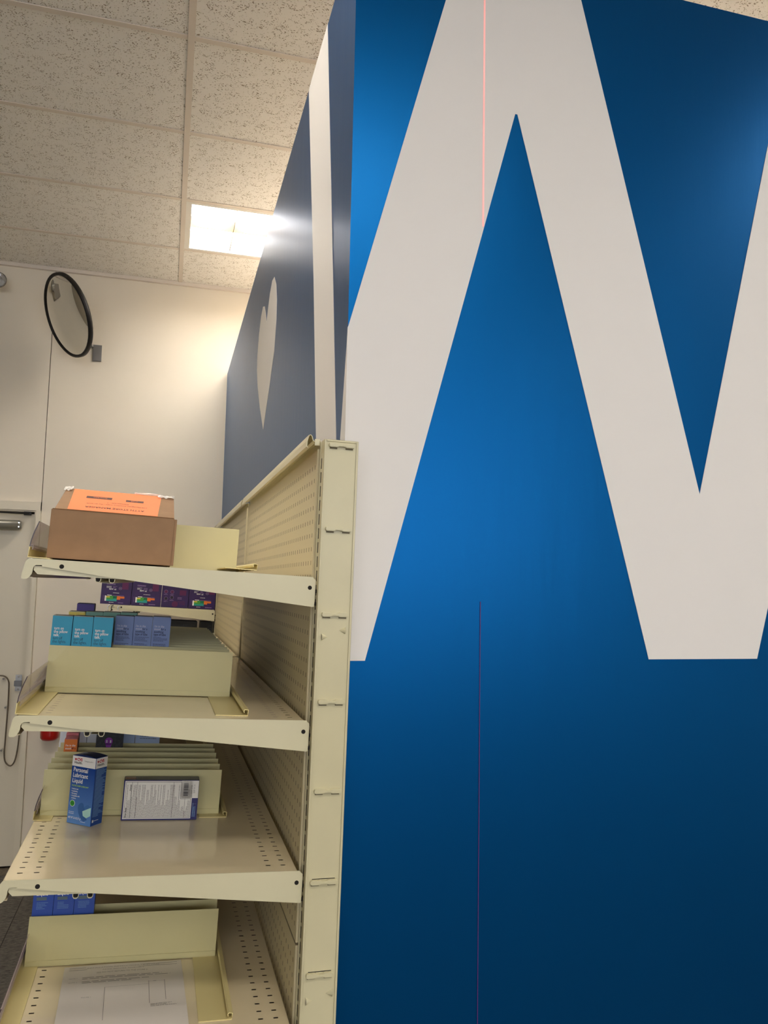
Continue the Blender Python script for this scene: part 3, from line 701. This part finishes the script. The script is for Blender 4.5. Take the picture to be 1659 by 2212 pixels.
mb.add(vs, [(j * (nx + 1) + i, j * (nx + 1) + i + 1, (j + 1) * (nx + 1) + i + 1, (j + 1) * (nx + 1) + i) for j in range(ny) for i in range(nx)])
mb.build('sheet', M_PAPER, t, smooth=True)
p = Print(); 
def pr(x0, x1, y0, y1, mi): p.rect(x0, x1, -y1, -y0, mi)
pr(.009, .204, .0075, .0087, 0); pr(.009, .204, .0148, .0160, 0)
p.text('INSTALLATION INSTRUCTIONS - SHELVING', .040, -.0135, .0052, 0, fit=.130); p.text('READ BEFORE ASSEMBLY', .068, -.0215, .0040, 0, fit=.075)
p.text('|||||| DO NOT RETURN TO THE STORE ||', .058, -.0330, .0070, 0, fit=.090)
for q, z in enumerate((-.048, -.0535, -.064, -.069)): 
    p.lines(.034, .190, z - .002, z + .002, 1, .0018, 0)
p.text('NOTE 1:', .011, -.050, .0042, 0); p.text('NOTE 2:', .011, -.066, .0042, 0)
for x0, x1, y0, y1 in ((.074, .0748, .090, .200), (.150, .1508, .078, .158), (.178, .1788, .078, .150), (.074, .150, .0895, .0900), (.150, .178, .0805, .0810)): pr(x0, x1, y0, y1, 0)
p.text('FIGURE 1', .036, -.120, .0042, 0); p.text('48"', .158, -.082, .0045, 0); p.lines(.152, .200, -.172, -.160, 3, .0014, 0)
o = p.build('printing', [mat('toner', (150, 142, 134), .7)], t, T(0, 0, 0)); 
me = o.data
for v in me.vertices:
    x, _, z = v.co; v.co = (x, z, pz(x, z) + .0006)

# top shelf: cardboard box with raised lid
t = thing('cardboard_box', SF(1) @ T(-.4520, .030, .0032), 'brown cardboard box with orange label on its raised lid, on the top shelf', 'box')
CW, CD, CHh = .2008, .160, .0825
b = MB(); b.box(0, CW, 0, .003, 0, CHh); b.box(0, .003, .003, CD, 0, CHh - .004); b.box(CW - .003, CW, .003, CD, 0, CHh - .004); b.box(.003, CW - .003, CD - .003, CD, 0, CHh); b.box(.003, CW - .003, .003, CD - .003, 0, .003)
b.build('body', M_CARD, t, bevel=.0008)
b = MB().box(CW, CW + .0042, -.0004, .020, .0006, CHh - .0015); b.build('corner_flap', M_CARD, t, bevel=.0006)
MB().box(.002, CW - .002, -.0006, .0032, CHh - .0002, CHh + .0008).build('torn_edge', M_CARDIN, t)
rise = .1335 - CHh; run = .150; sl = math.hypot(rise, run); la = math.atan2(rise, run)
lf = T(0, .001, CHh + .0006) @ Matrix.Rotation(la - math.pi / 2, 4, 'X')      # lid frame: z runs up the slope, -y is its face
ld = MB(); ld.add([(.005, 0, 0), (CW - .001, 0, 0), (CW - .0035, 0, sl), (.0035, 0, sl), (.005, .003, 0), (CW - .001, .003, 0), (CW - .0035, .003, sl), (.0035, .003, sl)],
       [(0, 1, 2, 3), (4, 7, 6, 5), (0, 4, 5, 1), (1, 5, 6, 2), (2, 6, 7, 3), (3, 7, 4, 0)])
lo = ld.build('lid', M_CARD, t, lf)
lb = Print(.0005); lb.add([(.0245, lb.e, .0015), (.1715, lb.e, .0015), (.1745, lb.e, sl - .0005), (.0175, lb.e, sl - .0005)], [(0, 1, 2, 3)], 0)
def ups(txt, xr, z, size, fit, mi=1, bold=.0001): lb.text(txt, xr, z, size, mi, bold, rot=math.pi, lift=.0003, fit=fit)
ups('ATTN STORE MANAGER', .1480, .0330, .0150, .0985); ups('CVS Planogram Inventory Copy - Kit #1-0779', .1520, .0560, .0085, .1020, 1, 0); ups('Shipment Info - 2', .1200, .0700, .0085, .0370, 1, 0)
lb.rect(.0445, .0885, .0930, .1085, 1, .0003); lb.rect(.1130, .1440, .0880, .1020, 1, .0003)
lb.text('Format Below', .0800, .1035, .0080, 0, .0001, rot=math.pi, lift=.0006, fit=.0240); lb.text('ST1228', .1340, .0985, .0080, 0, .0001, rot=math.pi, lift=.0006, fit=.0120)
lb.lines(.056, .075, .1120, .1140, 1, .0006, 1, .0003)
lb.build('orange_label', [M_ORANGE, mat('brown_ink', (84, 52, 50), .6)], lo)
def crumple(cx, cz, sx, sz, seed, name='tape'):
    random.seed(seed); mb = MB(); n = 6
    vs = [(cx + (i / n - .5) * sx, -.001 - random.uniform(0, .004), cz + (j / n - .5) * sz + random.uniform(-.001, .001)) for j in range(n + 1) for i in range(n + 1)]
    mb.add(vs, [(j * (n + 1) + i, j * (n + 1) + i + 1, (j + 1) * (n + 1) + i + 1, (j + 1) * (n + 1) + i) for j in range(n) for i in range(n)])
    mb.build(name, M_TAPE, lo)
crumple(.0085, sl - .010, .014, .028, 3); crumple(.183, sl - .012, .030, .018, 5); crumple(.150, sl - .001, .050, .006, 6)

# far bay: four dark purple boxes, upside down, and black carton below
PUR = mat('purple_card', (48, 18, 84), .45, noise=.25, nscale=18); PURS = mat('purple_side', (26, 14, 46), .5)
YEL = mat('yellow_print', (226, 210, 70), .5); GR1 = mat('green_print', (70, 160, 60), .5); GR2 = mat('teal_print', (40, 160, 150), .5); OR1 = mat('orange_print', (232, 120, 40), .5); MAG = mat('magenta_print', (92, 20, 78), .5)
xs_ = [(-.5180, -.3850), (-.3830, -.2510), (-.2490, -.1270), (-.1250, -.0020)]
for i, (a0, a1) in enumerate(xs_):
    w = a1 - a0; pos = ('leftmost', 'second', 'third', 'rightmost')[i]
    t = thing('purple_box', F3 @ T(a0, .012, .0010), '%s of four dark purple boxes on the distant shelf, %s' % (pos, 'red lettering' if i == 2 else 'colour chart'), 'box', 'purple boxes on the distant shelf')
    MB().box(0, w, 0, .09, 0, .125, mis=[1, 1, 0, 0, 1, 1]).build('carton', [PUR, PURS], t, bevel=.0008)
    p = Print()
    if i != 2:
        x = .018; p.rect(x, x + .007, .014, .038, 0)
        cols = [(1, .036), (2, .030), (2, .038), (2, .038)]
        p.rect(x + .007, x + .022, .030, .036, 1); p.rect(x + .007, x + .022, .022, .030, 2); p.rect(x + .007, x + .036, .014, .022, 3)
        p.rect(x + .022, x + .036, .022, .038, 2); p.rect(x + .036, x + .053, .014, .038, 3); p.rect(x + .036, x + .053, .026, .038, 2)
        p.rect(x + .053, x + .068, .022, .038, 4); p.rect(x + .068, x + .086, .028, .037, 4); p.rect(x + .010, x + .030, .039, .042, 0); p.rect(x + .034, x + .084, .039, .0405, 6)
        p.disc(.040, .008, .0018, 0); p.lines(.043, .060, .0065, .0095, 1, .0020, 0); p.lines(.078, .108, .0065, .0095, 1, .0030, 6)
        p.lines(.010, .013, .014, .040, 9, .0012, 6); p.lines(.052, .082, .050, .054, 1, .0020, 0); p.disc(.083, .074, .0068, 6); p.disc(.083, .074, .0055, 7, .0002); p.rect(.080, .086, .0725, .0755, 6, .0004)
        p.text('REW', .034, .066, .0085, 0, .0002, rot=math.pi * 0); p.text('nd', .056, .0655, .0085, 0, .0002)
        p.lines(.022, .044, .073, .083, 3, .0013, 0); p.lines(.050, .068, .073, .083, 3, .0013, 6); p.lines(.022, .060, .088, .096, 2, .0020, 6)
        p.rect(.090, .118, .070, .110, 5)
    else:
        for q, (xx, zz) in enumerate(((.018, .072), (.046, .072), (.046, .046), (.020, .040))):
            p.disc(xx, zz, .0085, 6); p.disc(xx, zz, .0075, 5 if q < 2 else 7, .0002); p.lines(xx - .009, xx + .009, zz - .016, zz - .011, 2, .0012, 6)
        p.text('NATCH', .108, .032, .0120, 5, .0002, rot=math.pi, fit=.034); p.text('MIX &', .108, .022, .0120, 5, .0002, rot=math.pi, fit=.026)
        p.lines(.072, .108, .038, .050, 2, .0024, 6); p.rect(.080, .110, .058, .082, 5); p.disc(.062, .016, .014, 5)
    p.build('printing', [M_WHITE, YEL, GR1, GR2, OR1, MAG, mat('lilac_ink', (150, 120, 170), .5), PURS], t)
BKC = mat('black_card', (16, 16, 18), .5)
for i, (a0, a1) in enumerate(((-.250, -.075), (-.060, -.004))):
    t = thing('black_box', F3b @ T(a0, .040, .0010), ('wide black box' if i == 0 else 'narrow black box at the right') + ' in shadow under the purple boxes', 'box')
    MB().box(0, a1 - a0, 0, .12, 0, .165).build('carton', BKC, t, bevel=.001)
    p = Print(); p.lines((a1 - a0) * .62, (a1 - a0) * .95, .125, .150, 4, .0014, 0); p.build('printing', [mat('faint_print', (60, 66, 72), .6)], t)

# ------------------------------------------------------------------ things on the back wall
# convex security mirror
mc = Vector((-.6206, 4.75, CH + 1.535)); vv = Vector((-.6206, 4.75, 1.535)).normalized(); r_ = vv.cross(Vector((0, 0, 1))).normalized(); u_ = r_.cross(vv)
nrm = (-.44 * vv - .82 * r_ - .27 * u_).normalized()
zq = nrm.to_track_quat('Z', 'Y').to_matrix().to_4x4(); zq.translation = mc
t = thing('convex_mirror', zq, 'round convex security mirror with black rim tilted out from the wall', 'mirror')
Rm = .232; prof = []
for i in range(13):
    a = i / 12; prof.append((max(Rm * a, .0005), .035 * (1 - a * a)))
MB().lathe(prof, 48).build('mirror_dome', mat('mirror_silver', (238, 236, 228), .03, metal=1), t, smooth=True)
ring = [(Rm * math.cos(2 * math.pi * k / 48), Rm * math.sin(2 * math.pi * k / 48), 0) for k in range(49)]
tb = MB().lathe([(Rm - .008, -.001), (Rm - .006, .006), (Rm + .002, .009), (Rm + .009, .004), (Rm + .010, -.014), (Rm + .004, -.020), (Rm - .010, -.018)], 48); tb.build('rim', M_BLACK, t, smooth=True)
MB().lathe([(.001, -.030), (Rm * .6, -.028), (Rm, -.012)], 32).build('back_shell', M_BLACK, t, smooth=True)
inv = zq.inverted()
wp = inv @ Vector((-.507, YW - .004, CH + 1.455)); mid = inv @ Vector((-.54, 4.93, CH + 1.49))
MB().tube([(0, 0, -.028), (0, 0, -.06), mid, wp], .008, 8).build('bracket_arm', M_STEEL, t)
o = MB().box(-.500, -.450, YW - .010, YW, CH + 1.37, CH + 1.47).build('wall_plate', M_STEEL, t, inv)
cp = inv @ Vector((-.5255, 4.75, CH + 1.5872))
MB().box(cp.x - .018, cp.x + .018, cp.y - .012, cp.y + .012, -.024, .016).build('edge_clip', M_STEEL, t)

# emergency light head on its housing
t = thing('emergency_light', T(-1.20, YW, CH + 1.72), 'emergency light with clear round lamp head, high at the left edge', 'light')
MB().box(-.18, .10, -.075, 0, -.06, .09).build('housing', mat('housing_grey', (168, 160, 148), .45), t, bevel=.006)
MB().tube([(.10, -.045, .03), (.125, -.07, .035)], .012, 10).build('swivel', mat('dark_housing', (92, 86, 80), .5), t)
hd = T(.165, -.115, .055) @ Vector((-.05, -1, -.10)).normalized().to_track_quat('Z', 'Y').to_matrix().to_4x4()
hh = bpy.data.objects.new('lamp_head', None)
h0 = MB().lathe([(.001, -.040), (.025, -.036), (.042, -.012), (.046, .0), (.046, .006), (.043, .008)], 28).build('lamp_head', mat('silver_shell', (150, 146, 140), .25, metal=.8), t, hd, smooth=True)
MB().lathe([(.041, .004), (.030, -.012), (.014, -.022), (.001, -.026)], 28).build('reflector', M_CHROME, h0, smooth=True)
MB().lathe([(.043, .007), (.030, .013), (.001, .016)], 28).build('lens', glass('lens_clear', (235, 232, 226), .28, .05), h0, smooth=True)
MB().tube([(0, 0, -.02), (0, 0, .004)], .006, 8).build('bulb', M_WHITE, h0)

# fire extinguisher
t = thing('fire_extinguisher', T(-.6130, YW - .060, CH - .900), 'red fire extinguisher hanging on the back wall, mostly hidden by the shelves', 'extinguisher')
MB().lathe([(.001, .006), (.040, 0), (.050, .012), (.051, .030), (.051, .32), (.040, .36), (.016, .385), (.014, .40), (.001, .40)], 32).build('cylinder', M_RED, t, smooth=True)
MB().box(-.012, .012, -.05, .02, .40, .412).box(-.01, .01, -.055, .01, .425, .433).tube([(0, 0, .39), (0, 0, .43)], .011, 10).build('valve_handle', M_BLACK, t)
MB().box(-.02, .02, .051, .0590, .2, .34).build('wall_hanger', M_STEEL, t)

# armoured cable loop on the door and the latch keeper
t = thing('cable_loop', T(-.85, YW - .04, CH - .75), 'thin metal cable loop clipped on the pale door at the left edge', 'cable')
pts = [(-1.16, -.5334), (-1.0, -.534), (-.908, -.5334), (-.872, -.540), (-.853, -.566), (-.849, -.61), (-.8475, -.70), (-.8490, -.80), (-.8505, -.909), (-.8515, -.97), (-.843, -1.02), (-.8156, -1.043), (-.795, -1.020), (-.784, -.965), (-.779, -.90), (-.7775, -.82), (-.7770, -.70)]
def smoothpts(P, n=5):
    out = []
    for i in range(len(P) - 1):
        a = P[max(i - 1, 0)]; b = P[i]; c = P[i + 1]; d = P[min(i + 2, len(P) - 1)]
        for k in range(n):
            s = k / n; out.append(tuple(.5 * (2 * b[q] + (c[q] - a[q]) * s + (2 * a[q] - 5 * b[q] + 4 * c[q] - d[q]) * s * s + (-a[q] + 3 * b[q] - 3 * c[q] + d[q]) * s ** 3) for q in (0, 1)))
    out.append(P[-1]); return out
MB().tube([(x + .85, 0 if x < -.80 else -.004, z + .75) for x, z in smoothpts(pts)], .0042, 8).build('cable', mat('cable_metal', (112, 100, 84), .4, metal=.5), t, smooth=True)
for x, z in ((-.880, -.552), (-.860, -.715), (-.868, -.955)):
    MB().tube([(x + .85, .034, z + .75), (x + .85, -.006, z + .75)], .0062, 10).build('cable_clip', M_CHROME, t)
t = thing('latch_keeper', T(-.800, YW - .03, CH - .577), 'small grey metal latch keeper screwed to the door frame', 'latch')
MB().box(-.018, .016, -.006, -.0002, -.046, .046).build('plate', M_STEEL, t, bevel=.001)
MB().box(-.022, .018, -.022, -.006, -.018, .014).build('keeper', mat('dull_steel', (120, 120, 122), .4, metal=.7), t, bevel=.002)
MB().tube([(0, -.010, .036), (0, -.006, .036)], .006, 10).tube([(0, -.010, -.036), (0, -.006, -.036)], .006, 10).build('screw', M_CHROME, t)

# red laser level light imitated by thin glowing strips on the graphic wall
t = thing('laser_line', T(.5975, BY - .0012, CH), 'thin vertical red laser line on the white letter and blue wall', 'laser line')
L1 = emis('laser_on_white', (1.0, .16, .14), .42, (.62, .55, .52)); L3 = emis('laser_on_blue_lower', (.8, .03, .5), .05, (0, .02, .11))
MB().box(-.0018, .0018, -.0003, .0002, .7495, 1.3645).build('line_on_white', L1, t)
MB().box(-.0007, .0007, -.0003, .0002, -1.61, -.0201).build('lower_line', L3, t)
